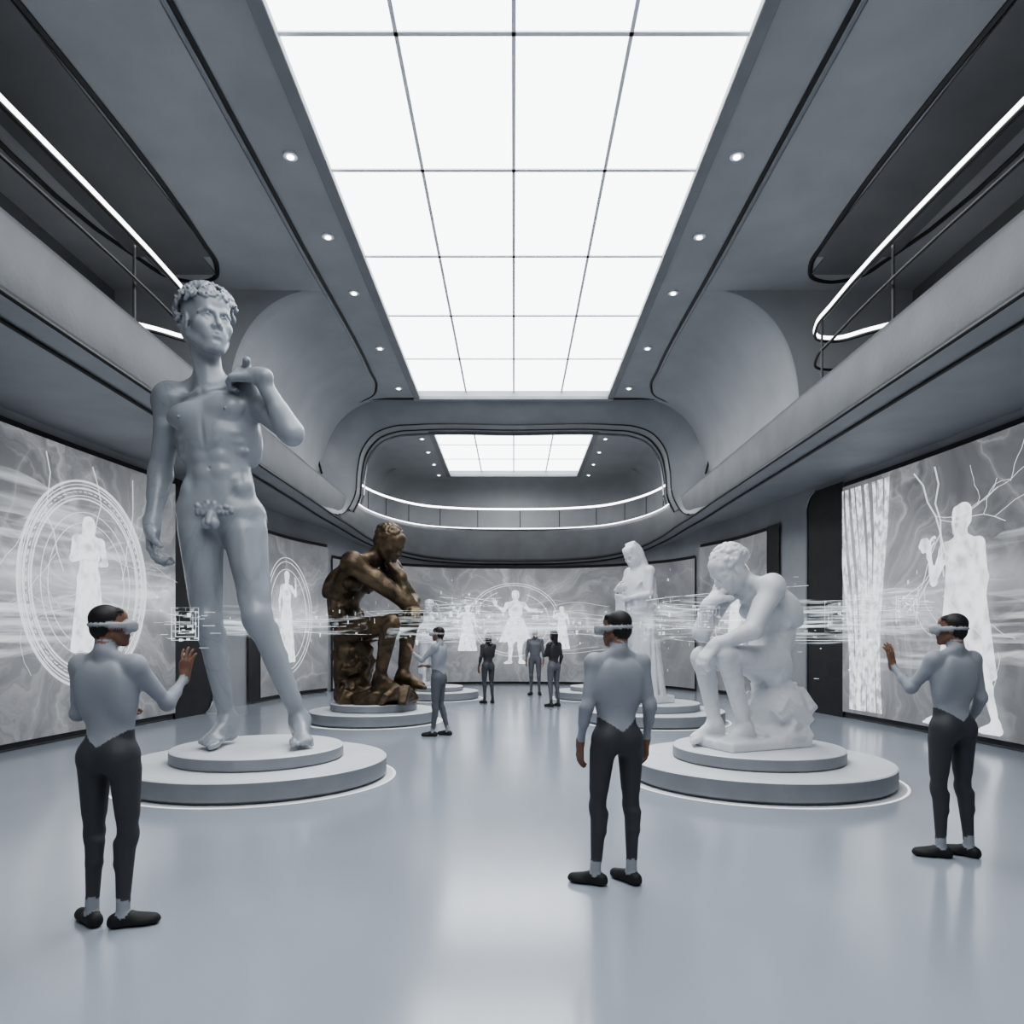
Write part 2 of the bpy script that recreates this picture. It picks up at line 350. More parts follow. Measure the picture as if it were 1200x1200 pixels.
def backpts(i):
    out=[]
    for s,p in FULL:
        if p[5]>20.75:
            L=math.hypot(p[0]-p[4],p[1]-p[5])+1e-6
            out.append((s*(p[4]+(p[0]-p[4])/L*i),p[5]+(p[1]-p[5])/L*i,0))
    return out
scrB=screen("projection_screen",backpts,.08,3.82,MC)
def jamb(s,d0,d1,zt,r=.35):
    a=Acc(); c0,_,nr=wallpt(s,d0,.07); c1,_,_=wallpt(s,d1,.07)
    c0=np.array(c0);c1=np.array(c1);L=np.linalg.norm(c1-c0); t=(c1-c0)/L
    poly=[(0,0.0),(L-r,0.0)]+[(L-r+r*math.sin(k*math.pi/16),.0+r-r*math.cos(k*math.pi/16)) for k in range(1,8)]+[(L,r),(L,zt-r)]+[(L-r+r*math.cos(k*math.pi/16),zt-r+r*math.sin(k*math.pi/16)) for k in range(1,8)]+[(L-r,zt),(0,zt)]
    v=[tuple(c0+t*u+np.array([0,0,w])) for u,w in poly]; a.add(v,[tuple(range(len(v)))])
    a.obj("trim_2" if s<0 else "trim_3",M_BLACK)
    b=Acc(); b.tube([tuple(np.array(p)+nr*.01) for p in v[2:-1]],.022,6); b.obj("trim_4" if s<0 else "trim_5",M_METAL)
jamb(-1,13.9,15.2,4.62); jamb(1,14.2,15.5,4.62)
for s in(-1,1):
    a=Acc()
    P=[wallpt(s,16.75+.55*i/5,.06)[0] for i in range(6)]; a.grid([[(x,y,.05) for x,y,_ in P],[(x,y,4.2) for x,y,_ in P]]); a.obj("trim_6" if s<0 else "trim_7",M_BLACK)
# ------------------------------------------------------------------ plinths
def lathe(name,prof,mats,loc,n=96,parent=None):
    a=Acc(); rows=[[(r*math.cos(2*math.pi*i/n),r*math.sin(2*math.pi*i/n),z) for i in range(n+1)] for r,z in prof]
    a.grid(rows); o=a.obj(name,mats,False); o.location=loc
    if parent: o.parent=parent
    return o
def plinth(x,d,R,r,h1,h2):
    e=empty("display_plinth"); e.location=(x,d,0)
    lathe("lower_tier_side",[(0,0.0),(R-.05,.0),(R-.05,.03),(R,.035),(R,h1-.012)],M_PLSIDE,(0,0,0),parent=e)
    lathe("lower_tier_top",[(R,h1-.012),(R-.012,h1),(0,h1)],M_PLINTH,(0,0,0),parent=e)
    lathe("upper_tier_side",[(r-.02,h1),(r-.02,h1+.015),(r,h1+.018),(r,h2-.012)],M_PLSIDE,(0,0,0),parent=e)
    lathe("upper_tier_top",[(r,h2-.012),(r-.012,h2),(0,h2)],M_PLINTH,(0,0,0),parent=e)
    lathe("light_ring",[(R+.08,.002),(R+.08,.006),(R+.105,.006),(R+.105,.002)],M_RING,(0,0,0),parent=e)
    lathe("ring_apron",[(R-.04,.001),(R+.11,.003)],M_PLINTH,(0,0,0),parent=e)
plinth(-2.88,8.2,1.42,.93,.22,.36)
plinth(2.75,8.2,1.42,.93,.22,.36)
plinth(-2.62,13.6,1.18,.80,.22,.36)
plinth(2.62,13.6,1.30,.85,.22,.36)
plinth(-1.95,18.6,1.05,.65,.2,.32)
plinth(2.1,18.6,1.05,.65,.2,.32)
# ------------------------------------------------------------------ SDF sculpting
def nv(v): v=np.array(v,float); return v/(np.linalg.norm(v)+1e-9)
class SDF:
    def __init__(s,lo,hi,h):
        s.h=h; s.lo=np.array(lo,float); n=(np.ceil((np.array(hi)-s.lo)/h)).astype(int)+1; s.n=n
        s.ax=[(s.lo[i]+h*np.arange(n[i])).astype(np.float32) for i in range(3)]
        s.F=np.full(n,1.0,np.float32); s.D=np.full(n,1.0,np.float32); s.C=np.zeros(n,np.uint8); s.lab=0
    def sub(s,lo,hi,pad):
        pad=pad+.02
        i0=np.maximum(np.floor((lo-pad-s.lo)/s.h).astype(int),0); i1=np.minimum(np.ceil((hi+pad-s.lo)/s.h).astype(int)+1,s.n)
        if np.any(i1<=i0): return None,None
        sl=tuple(slice(a,b) for a,b in zip(i0,i1))
        return sl,(s.ax[0][sl[0]][:,None,None],s.ax[1][sl[1]][None,:,None],s.ax[2][sl[2]][None,None,:])
    def put(s,sl,d,k,neg):
        F=s.F[sl]
        if neg:
            a=-F; hh=np.maximum(k-np.abs(a-d),0)/k; s.F[sl]=-(np.minimum(a,d)-hh*hh*k*.25); return
        D=s.D[sl]; m=d<D; s.C[sl]=np.where(m,s.lab,s.C[sl]); s.D[sl]=np.where(m,d,D)
        hh=np.maximum(k-np.abs(F-d),0)/k; s.F[sl]=np.minimum(F,d)-hh*hh*k*.25
    def cap(s,a,b,ra,rb=None,k=.02,neg=False):
        rb=ra if rb is None else rb; a=np.array(a,float); b=np.array(b,float); r=max(ra,rb)
        sl,P=s.sub(np.minimum(a,b)-r,np.maximum(a,b)+r,k+2*s.h)
        if sl is None: return
        ba=b-a; L=float(ba@ba)+1e-12
        x,y,z=P[0]-a[0],P[1]-a[1],P[2]-a[2]
        t=np.clip((x*ba[0]+y*ba[1]+z*ba[2])/L,0,1)
        d=np.sqrt((x-t*ba[0])**2+(y-t*ba[1])**2+(z-t*ba[2])**2)-(ra+(rb-ra)*t)
        s.put(sl,d.astype(np.float32),k,neg)
    def ell(s,c,r,Bm=None,k=.02,neg=False):
        c=np.array(c,float); r=np.array(r,float); Bm=np.eye(3) if Bm is None else np.array(Bm)
        ext=np.sqrt(((Bm*r[:,None])**2).sum(0))
        sl,P=s.sub(c-ext,c+ext,k+2*s.h)
        if sl is None: return
        x,y,z=P[0]-c[0],P[1]-c[1],P[2]-c[2]
        q=[Bm[i,0]*x+Bm[i,1]*y+Bm[i,2]*z for i in range(3)]
        k0=np.sqrt(sum((q[i]/r[i])**2 for i in range(3)))+1e-6; k1=np.sqrt(sum((q[i]/r[i]**2)**2 for i in range(3)))+1e-6
        s.put(sl,(k0*(k0-1)/k1).astype(np.float32),k,neg)
    def rbox(s,c,hf,r,Bm=None,k=.01,neg=False):
        c=np.array(c,float); hf=np.array(hf,float); Bm=np.eye(3) if Bm is None else np.array(Bm)
        ext=(np.abs(Bm)*hf[:,None]).sum(0)
        sl,P=s.sub(c-ext,c+ext,k+2*s.h)
        if sl is None: return
        x,y,z=P[0]-c[0],P[1]-c[1],P[2]-c[2]
        q=[np.abs(Bm[i,0]*x+Bm[i,1]*y+Bm[i,2]*z)-(hf[i]-r) for i in range(3)]
        d=np.sqrt(sum(np.maximum(v,0)**2 for v in q))+np.minimum(np.maximum(np.maximum(q[0],q[1]),q[2]),0)-r
        s.put(sl,d.astype(np.float32),k,neg)
    def mesh(s,name,mat,palette=None,colfn=None):
        F=s.F; F[0]=1;F[-1]=1;F[:,0]=1;F[:,-1]=1;F[:,:,0]=1;F[:,:,-1]=1
        S=F<0; nx,ny,nz=F.shape
        cnt=np.zeros((nx-1,ny-1,nz-1),np.uint8)
        for i in (0,1):
            for j in (0,1):
                for k in (0,1): cnt+=S[i:nx-1+i,j:ny-1+j,k:nz-1+k]
        I=np.argwhere((cnt>0)&(cnt<8)); nvv=len(I)
        idx=np.full(cnt.shape,-1,np.int64); idx[I[:,0],I[:,1],I[:,2]]=np.arange(nvv)
        acc=np.zeros((nvv,3)); num=np.zeros(nvv)
        for ax in range(3):
            b=(ax+1)%3;c=(ax+2)%3
            for ob in (0,1):
                for oc in (0,1):
                    o=np.zeros(3,int);o[b]=ob;o[c]=oc; o2=o.copy();o2[ax]=1
                    p=I+o;q=I+o2; f0=F[p[:,0],p[:,1],p[:,2]];f1=F[q[:,0],q[:,1],q[:,2]]
                    m=(f0<0)!=(f1<0); t=np.where(m,f0/np.where(m,f0-f1,1),0)
                    pos=o[None,:]+np.zeros((nvv,3)); pos[:,ax]=t
                    acc+=np.where(m[:,None],pos,0); num+=m
        loc=I+acc/num[:,None]; V=s.lo+loc*s.h
        quads=[]
        for ax in range(3):
            b=(ax+1)%3;c=(ax+2)%3
            a0=[slice(None)]*3;a1=[slice(None)]*3;a0[ax]=slice(0,-1);a1[ax]=slice(1,None)
            s0=S[tuple(a0)];s1=S[tuple(a1)]; E=np.argwhere(s0!=s1)
            E=E[(E[:,b]>=1)&(E[:,c]>=1)&(E[:,b]<F.shape[b]-1)&(E[:,c]<F.shape[c]-1)]
            ins=s0[E[:,0],E[:,1],E[:,2]]
            cs=[]
            for ob,oc in ((-1,-1),(0,-1),(0,0),(-1,0)):
                e2=E.copy();e2[:,b]+=ob;e2[:,c]+=oc; cs.append(idx[e2[:,0],e2[:,1],e2[:,2]])
            Q=np.stack(cs,1); Q[~ins]=Q[~ins][:,::-1]; quads.append(Q)
        Q=np.concatenate(quads); Q=Q[(Q>=0).all(1)]
        me=bpy.data.meshes.new(name); me.vertices.add(nvv); me.vertices.foreach_set("co",V.ravel().astype(np.float32))
        me.loops.add(Q.size); me.loops.foreach_set("vertex_index",Q.ravel().astype(np.int32))
        me.polygons.add(len(Q)); me.polygons.foreach_set("loop_start",np.arange(0,Q.size,4,dtype=np.int32)); 
        me.polygons.foreach_set("use_smooth",np.ones(len(Q),bool)); me.update(calc_edges=True); me.validate()
        if palette is not None:
            r=np.rint(loc).astype(int); r=np.minimum(r,np.array(F.shape)-1)
            lab=s.C[r[:,0],r[:,1],r[:,2]]
            if colfn: lab=colfn(V,lab)
            pal=np.ones((16,4),np.float32); 
            for k,v in palette.items(): pal[k,:3]=v
            at=me.color_attributes.new("Col",'FLOAT_COLOR','POINT'); at.data.foreach_set("color",pal[lab].ravel())
        o=bpy.data.objects.new(name,me); COL.objects.link(o); me.materials.append(mat); return o
# labels 0 skin 1 torso 2 leg 3 shoe 4 hair 5 sleeve 6 headset 7 lens
def hand(S,Wp,d,n,th,curl=.3,splay=.0,lab=0,sc=1.0,fk=.004):
    S.lab=lab; d=nv(d); n=np.array(n,float); n=nv(n-d*(n@d)); th=np.array(th,float); th=nv(th-d*(th@d)-n*(th@n)); W0=np.array(Wp,float)
    S.cap(W0-d*.02*sc,W0+d*.015*sc,.025*sc,.024*sc,k=.02)
    lens=[.072,.080,.075,.058]
    for i in range(4):
        o=.030-.0205*i
        kn=W0+d*(.088-.004*abs(i-1))*sc+th*o*sc
        S.cap(W0+d*.015*sc+th*o*.6*sc,kn,.0140*sc,.0125*sc,k=.012)
        dd=nv(d+th*(.5-.33*i)*splay); p=kn
        for j,(fr,r) in enumerate(((.45,.0100),(.32,.0090),(.23,.0082))):
            an=curl*(j+.6)*(1+.12*i); dj=dd*math.cos(an)+n*math.sin(an); q=p+dj*lens[i]*fr*sc
            S.cap(p,q,r*sc,(r-.0008)*sc,k=fk if j==0 else .003); p=q
    p=W0+d*.018*sc+th*.02*sc; q=W0+d*.052*sc+th*.048*sc+n*.014*sc; S.cap(p,q,.0165*sc,.0125*sc,k=.014)
    q2=q+nv(d*1.0+th*(.5+splay*.5)+n*(.35+curl*.5))*.030*sc; S.cap(q,q2,.0115*sc,.010*sc,k=.004)
    S.cap(q2,q2+nv(d*1.0+th*.15+n*(.4+curl*.8))*.024*sc,.010*sc,.0085*sc,k=.004)
def head(S,c,f,u,sc=1.0,hair='short',skin=0,hl=4,detail=True,headset=False):
    c=np.array(c,float); f=nv(f); u=np.array(u,float); u=nv(u-f*(u@f)); r=np.cross(f,u)
    Bm=np.array([r,f,u]); 
    def H(x,y,z): return c+(r*x+f*y+u*z)*sc
    def E(p,rad,k=.012,neg=False): S.ell(H(*p),np.array(rad)*sc,Bm,k=k*sc,neg=neg)
    def Cc(p,q,ra,rb=None,k=.01,neg=False): S.cap(H(*p),H(*q),ra*sc,(rb if rb is not None else ra)*sc,k=k*sc,neg=neg)
    S.lab=skin
    E((0,-.012,.035),(.072,.094,.082),.02)
    E((0,.030,-.030),(.057,.058,.078),.03)
    for s in (-1,1):
        Cc((s*.057,.0,-.050),(s*.024,.062,-.100),.018,.015,.028)
        E((s*.042,.058,-.022),(.020,.022,.018),.030)
    E((0,.078,-.101),(.021,.017,.015),.022)
    for s in (-1,1): Cc((s*.007,.0875,.019),(s*.030,.0855,.0225),.007,.0075,.010); Cc((s*.030,.0855,.0225),(s*.053,.066,.015),.0075,.0055,.010)
    E((0,.055,.055),(.055,.034,.042),.02)
    if detail:
        for s in (-1,1): E((s*.030,.096,.003),(.0165,.016,.0110),.007,True)
        for s in (-1,1):
            E((s*.0305,.0725,.001),(.0135,.0140,.0125),.002)
            Cc((s*.0165,.0825,.003),(s*.0300,.0875,.0095),.0028,.0032,.002); Cc((s*.0300,.0875,.0095),(s*.0455,.0770,.003),.0032,.0026,.002)
            Cc((s*.0175,.0820,-.002),(s*.031,.0845,-.0085),.0024,.0024,.003); Cc((s*.031,.0845,-.0085),(s*.045,.0765,.000),.0024,.0020,.003)
            E((s*.0305,.0875,.0005),(.0040,.0030,.0040),.001,True)
    Cc((0,.0885,.014),(0,.1050,-.012),.0062,.0070,.008); Cc((0,.1050,-.012),(0,.112,-.027),.0070,.0082,.006)
    for s in (-1,1):
        E((s*.0110,.100,-.0310),(.0062,.0085,.0062),.005)
    E((0,.078,-.060),(.034,.020,.028),.028)
    for s in (-1,1): Cc((s*.003,.0985,-.0540),(s*.018,.0910,-.0580),.0042,.0028,.005)
    Cc((-.009,.0950,-.0650),(.009,.0950,-.0650),.0052,.0052,.005)
    if detail:
        for s in (-1,1): Cc((0,.1040,-.0592),(s*.018,.0950,-.0602),.0013,.0013,.0012,True)
        Cc((-.010,.1015,-.079),(.010,.1015,-.079),.0050,.0050,.008,True)
    for s in (-1,1):
        E((s*.074,-.006,-.004),(.008,.019,.031),.005)
        if detail:
            E((s*.083,.000,-.001),(.006,.010,.018),.003,True); E((s*.076,.010,-.008),(.004,.005,.008),.003)
    S.lab=hl
    if hair in('short','long'):
        E((0,-.026,.045),(.079,.090,.081),.008); E((0,-.05,-.01),(.071,.060,.07),.01)
        Cc((-.045,.040,.085),(.045,.040,.085),.018,.018,.02)
    if hair=='long':
        Cc((0,-.06,.0),(0,-.07,-.17),.07,.06,.03); Cc((-.045,-.04,0),(-.05,-.035,-.19),.04,.03,.02); Cc((.045,-.04,0),(.05,-.035,-.19),.04,.03,.02)
        if detail:
            for i in range(16):
                an=math.pi*(i/15)+.0; x=.083*math.cos(an); y=-.04-.06*math.sin(an)
                Cc((x*.7,y*.7+.0,.115),(x*1.02,y,-.02),.007,.009,.008); Cc((x*1.02,y,-.02),(x*.8,y*.9,-.2),.009,.006,.008)
    if hair=='cap':
        E((0,-.022,.043),(.078,.094,.082),.006); E((0,-.045,-.005),(.071,.062,.065),.01)
        if detail:
            for i in range(260):
                v=rng.normal(size=3); v/=np.linalg.norm(v)
                if (v[1]>.35 and v[2]<.5) or v[2]<-.5: continue
                E((v[0]*.079,-.022+v[1]*.095,.043+v[2]*.083),(.009,.009,.007),.004)
    if hair=='bun':
        E((0,-.024,.045),(.082,.092,.082),.008); E((0,-.105,.02),(.045,.04,.04),.01)
        for i in range(200):
            v=rng.normal(size=3); v/=np.linalg.norm(v)
            if v[2]<-.15 or (v[1]>.5 and v[2]<.45): continue
            E((v[0]*.083,-.024+v[1]*.093,.045+v[2]*.083),(.011,.011,.009),.003)
    if hair=='curls':
        E((0,-.030,.048),(.084,.090,.080),.006); E((0,-.05,-.01),(.078,.058,.068),.01); Cc((-.048,.042,.074),(.048,.042,.074),.018,.018,.015)
        for i in range(420):
            v=rng.normal(size=3); v/=np.linalg.norm(v)
            if v[1]>.18 and v[2]<.26: continue
            if v[2]<-.6 or (v[1]>-.1 and v[2]<-.02): continue
            n=v; a=nv(np.cross(n,rng.normal(size=3))); b=np.cross(n,a)
            p=np.array((v[0]*.092,-.022+v[1]*.104,.047+v[2]*.088)); R=.010+.006*rng.random()
            t0=rng.random()*6.28; pts=[p+R*(a*math.cos(t0+q*1.15)+b*math.sin(t0+q*1.15))*(1-.12*q)+n*(.001+.003*q) for q in range(5)]
            for q in range(4): Cc(pts[q],pts[q+1],.0078-.0006*q,.0072-.0006*q,.0015)
            if i%2==0: E(p+n*.012,(.0038,.0038,.009),.002,True)
    if headset:
        S.lab=6
        ring=[H(.081*math.cos(t),-.012+.099*math.sin(t),.008) for t in np.linspace(0,2*math.pi,25)]
        for p,q in zip(ring[:-1],ring[1:]): S.cap(p,q,.009,.009,k=.004)
        S.rbox(H(0,.098,.000),np.array((.086,.036,.034)),.022,Bm,k=.006)
        for s in (-1,1): S.rbox(H(s*.080,.030,.005),np.array((.010,.055,.017)),.009,Bm,k=.006)
        S.lab=7; S.rbox(H(0,.128,.000),np.array((.070,.010,.022)),.009,Bm,k=.003)
def body(S,J,mus=1.0,bare=True,fem=False,handlab=0,hsc=1.0,hair='short',headset=False,headsc=1.0,detail=True,legs=True,armscale=1.0,necks=1.0):
    g={k:np.array(v,float) for k,v in J.items() if not k.startswith('hand')}
    km=1.0 if bare else 1.7
    kd=1.0/max(mus,1)
    P0=(g['hipR']+g['hipL'])/2; P2=(g['shR']+g['shL'])/2; Wm=g.get('waist',(P0+P2)/2); Cc=2*Wm-.5*(P0+P2)
    rp=nv(g['hipR']-g['hipL']); rs=nv(g['shR']-g['shL'])
    L=np.linalg.norm(P2-P0); zs=L/.53
    def fr(t):
        pos=(1-t)**2*P0+2*t*(1-t)*Cc+t*t*P2; u=nv(2*(1-t)*(Cc-P0)+2*t*(P2-Cc)); r=rp*(1-t)+rs*t; r=nv(r-u*(r@u)); f=np.cross(u,r); return pos,r,f,u
    def E(x,y,t,rad,k=.03,neg=False):
        p,r,f,u=fr(t); S.ell(p+r*x+f*y,(rad[0],rad[1],rad[2]*zs),np.array([r,f,u]),k=k*km,neg=neg)
    def PT(x,y,t):
        p,r,f,u=fr(t); return p+r*x+f*y
    ws=.90 if fem else 1.0
    S.lab=1
    E(0,-.0,.04,(.148,.098,.10),.04); E(0,.0,.28,(.124*ws if bare else .130*ws,.090,.13),.05); E(0,.0,.64,(.143*ws,.106,.17),.05); E(0,-.01,.86,(.150*ws,.082,.09),.04)
    for s in (-1,1):
        if fem: E(s*.07,.085,.70,(.058,.055,.055),.03)
        else: E(s*.072,.066,.80,(.076,.036+.006*mus,.060),.020*kd if mus>.8 else .03)
        E(s*.112*ws,-.03,.66,(.05,.06,.13),.04)
        if bare:
            E(s*.072,-.065,-.02,(.078,.072,.09),.03); E(s*.078,-.070,.84,(.055,.038,.075),.018*kd if mus>.8 else .03)
        else:
            E(s*.070,-.052,-.02,(.074,.064,.095),.03); E(s*.065,-.062,.80,(.065,.035,.12),.04)
        if mus>.8:
            for t,w in ((.54,.032),(.43,.032),(.32,.031)): E(s*.032,.067,t,(w,.024,.034),.016*kd)
            E(s*.034,.064,.15,(.034,.02,.065),.018)
            E(s*.098,.022,.20,(.034,.056,.050),.026*kd)
            for q in range(3): E(s*(.090+.006*q),.055-.010*q,.60-.065*q,(.028,.018,.014),.018*kd)
            S.cap(PT(s*.015,.060,.98),PT(s*.15,.01,1.03),.013,.011,k=.012)
            E(s*.028,-.088,.35,(.028,.025,.16),.02*kd)
            E(s*.110,-.055,.60,(.045,.045,.12),.02*kd)
            E(s*.088,.110,.76,(.005,.005,.005),.003)
    if mus>.8:
        E(0,.094,.34,(.006,.010,.007),.005,True)
        S.cap(PT(0,.120,.90),PT(0,.112,.18),.004,.004,k=.014,neg=True)
        S.cap(PT(0,-.135,.85),PT(0,-.125,.2),.010,.010,k=.03,neg=True)
    nk=g['neck']; hc=g['head']; hf=nv(g['headf']); hu=np.array(g.get('headu',(0,0,1)),float); hu=nv(hu-hf*(hu@hf)); hb=hc-hu*.06*headsc-hf*.025*headsc
    _,r1,f1,u1=fr(1.0)
    S.lab=1 if not bare else 0
    for s_,sh in ((1,g['shR']),(-1,g['shL'])):
        S.cap(nk*.75+hb*.25-f1*.02,sh*.8+nk*.2+u1*.005,.034,.034,k=.035)
    S.lab=0 if bare else 5
    ns=necks*(.88 if fem else 1)
    S.cap(nk-u1*.03,nk*.35+hb*.65,.056*ns,.050*ns,k=.03)
    S.lab=0; S.cap(nk*.4+hb*.6,hb,.050*ns,.049*ns,k=.02)
    if mus>.8:
        for s_ in (-1,1): S.cap(hb+np.cross(hf,hu)*s_*.048*ns-hf*.015,nk+f1*.042+r1*s_*.012-u1*.02,.012,.010,k=.008)
    head(S,hc,hf,hu,headsc,hair=hair,headset=headset,detail=detail)
    if legs:
        for sd,sg in (('R',1),('L',-1)):
            H,K,A=g['hip'+sd],g['knee'+sd],g['ank'+sd]; fd=nv(g['foot'+sd]); S.lab=2
            uT=nv(K-H); uS=nv(A-K)
            ff=nv(fd-uT*(fd@uT)) if abs(fd@uT)<.9 else np.array([0,0,1.0]); 
            bend=nv((H+A)/2-K); kf=nv(-bend*1.0+ff*.3) if np.linalg.norm((H+A)/2-K)>.06 else ff
            tf=nv(kf-uT*(kf@uT)); sf=nv(kf-uS*(kf@uS)); side=nv(rp*sg); side=nv(side-uT*(side@uT)); tf=nv(tf-side*(tf@side))
            S.cap(H,K,.083,.052,k=.045)
            P=lambda t:H+(K-H)*t
            kq=.014*kd if mus>.8 else .03
            S.cap(P(.18)+tf*.030,P(.70)+tf*.020,.056,.040,k=kq*1.4); S.cap(P(.2)-tf*.022,P(.72)-tf*.014,.056,.040,k=.03)
            S.cap(P(.15)+side*.03,P(.75)+side*.016,.050,.034,k=.03)
            if mus>.8:
                B=np.array([side,tf,-uT])
                S.ell(P(.80)-side*.028+tf*.024,(.024,.024,.055),B,k=kq); S.ell(P(.76)+side*.030+tf*.020,(.021,.021,.055),B,k=kq)
                S.ell(K+tf*.036,(.022,.018,.026),B,k=.010)
            S.cap(K+tf*.012-uT*.012,K+sf*.012+uS*.03,.043,.036,k=.025)
            Q=lambda t:K+(A-K)*t
            S.cap(K,A,.045,.030,k=.03)
            S.cap(Q(.12)+sf*.016,Q(.85)+sf*.006,.022,.014,k=.02)
            s2=nv(side-uS*(side@uS))
            for w in (-1,1): S.cap(Q(.12)-sf*.028+s2*.016*w,Q(.38)-sf*.026+s2*.012*w,.033,.026,k=kq)
            S.cap(Q(.4)-sf*.02,Q(.8)-sf*.014,.034,.022,k=.03)
            S.lab=0 if bare else 3
            dn=np.array([0,0,-1.0]); inn=nv(-(rp*sg)-fd*(-(rp*sg)@fd))
            if bare:
                S.cap(A,A+dn*.02,.036,.036,k=.02)
                for w in (-1,1): S.ell(A+s2*.026*w+dn*(.0+.006*w),(.012,.014,.014),k=.008)
                S.cap(A-fd*.03+dn*.05,A-fd*.025+dn*.055,.032,.030,k=.03)
                S.cap(A+fd*.0+dn*.01,A+fd*.12+dn*.055,.034,.022,k=.03)
                S.ell(A+fd*.115+dn*.066,(.043,.05,.02),np.array([inn,fd,-dn]),k=.02)
                S.ell(A+fd*.04+dn*.068-inn*.012,(.03,.07,.018),np.array([inn,fd,-dn]),k=.02)
                for q in range(5):
                    b0=A+fd*(.14-.008*q)+dn*.07+inn*(.034-.0175*q); S.cap(b0,b0+fd*(.045-.004*q)+dn*.004,(.0125 if q==0 else .0090),(.0115 if q==0 else .0085),k=.004)
            else:
                S.lab=5; S.cap(A+np.array([0,0,.05]),A+dn*.03,.033,.036,k=.015)
                S.lab=3
                S.cap(A-fd*.04+dn*.050,A+fd*.03+dn*.046,.040,.038,k=.02)
                S.cap(A+fd*.02+dn*.043,A+fd*.155+dn*.058,.040,.030,k=.02)
                S.ell(A+fd*.10+dn*.064,(.048,.09,.026),np.array([inn,fd,-dn]),k=.02); S.ell(A-fd*.03+dn*.068,(.038,.047,.024),np.array([inn,fd,-dn]),k=.02)
    for sd,sg in (('R',1),('L',-1)):
        Sh,El,Wr=g['sh'+sd],g['el'+sd],g['wr'+sd]; S.lab=5
        a_=armscale*(.88 if fem else 1)
        u=nv(El-Sh); bd=nv(Wr-Sh) ; bf=bd-u*(bd@u); bf=nv(bf) if np.linalg.norm(bf)>.15 else np.cross(u,rs*1.0)
        ka=.014*kd if mus>.8 else .03
        S.ell(Sh+rs*sg*.004,(.060*a_,.058*a_,.064*a_),k=.03); S.cap(Sh,El,.046*a_,.038*a_,k=.03*km)
        P=lambda t:Sh+(El-Sh)*t
        S.cap(P(.06)+rs*sg*.014*mus,P(.40)+rs*sg*.008*mus,.048*a_,.028*a_,k=ka*1.3)
        S.cap(P(.38)+bf*.018*mus,P(.74)+bf*.013*mus,.036*a_*(.9+.1*mus),.028*a_,k=ka); S.cap(P(.25)-bf*.018*mus,P(.66)-bf*.012*mus,.037*a_,.028*a_,k=ka)
        S.cap(El,Wr,.037*a_,.024*a_,k=.02*km); Q=lambda t:El+(Wr-El)*t
        bx=np.cross(u,bf)
        S.cap(P(.92)+bx*.012,Q(.42)+bx*.008,.030*a_,.026*a_,k=ka); S.cap(Q(.04)-bx*.012,Q(.40)-bx*.007,.031*a_,.026*a_,k=ka)
        if bare: S.ell(El-bf*.022,(.022*a_,)*3,k=.015)
        h=J.get('hand'+sd)
        if h: hand(S,Wr,h[0],h[1],h[2],h[3],h[4],lab=handlab,sc=hsc)
def place(o,x,y,z,rot,K):
    o.location=(x,y,z); o.rotation_euler=(0,0,math.radians(rot)); o.scale=(K,K,K); return o
# ------------------------------------------------------------------ colossal standing nude
J=dict(hipR=(-.078,.0,.905),hipL=(.085,.0,.880),kneeR=(-.030,-.045,.475),kneeL=(.170,-.07,.49),ankR=(.018,.03,.10),ankL=(.30,.03,.10),
 footR=(-.12,-1,0),footL=(.35,-1,0),waist=(-.004,-.015,1.13),shR=(-.195,.01,1.345),shL=(.110,.0,1.355),neck=(-.045,.0,1.400),head=(-.033,-.035,1.616),
 headf=(.66,-.75,-.04),elR=(-.255,.05,1.065),wrR=(-.255,-.02,.845),elL=(.305,-.09,1.185),wrL=(.200,-.135,1.385),
 handR=((.18,-.2,-1),(.9,.1,.1),(.0,-1,0),.55,.1),handL=((-.80,.22,.16),(-.25,.7,-.6),(-.2,-.3,.9),.8,0))
S=SDF((-.36,-.30,-.01),(.42,.22,1.84),.0036)
body(S,J,1.0,True,headsc=1.08,hair='curls',hsc=1.18,handlab=5,armscale=1.10,necks=.96)
S.lab=1
S.ell((.008,-.105,.865),(.022,.022,.03),k=.012); S.ell((-.008,-.112,.845),(.018,.018,.022),k=.008); S.ell((.026,-.112,.845),(.018,.018,.022),k=.008); S.cap((.010,-.115,.88),(.010,-.135,.845),.012,.010,k=.008)
for i in range(60):
    S.ell((.008+rng.normal()*.022,-.098,.900+rng.normal()*.012),(.009,.009,.009),k=.004)
S.cap((.150,-.13,1.445),(.115,-.05,1.41),.014,.016,k=.01); S.cap((.115,-.05,1.41),(.08,.09,1.37),.014,.016,k=.012)
o=S.mesh("male_nude_marble_statue",M_MARBLE); place(o,(258-602)*8.2/FPX,8.2,.352,0,2.92)
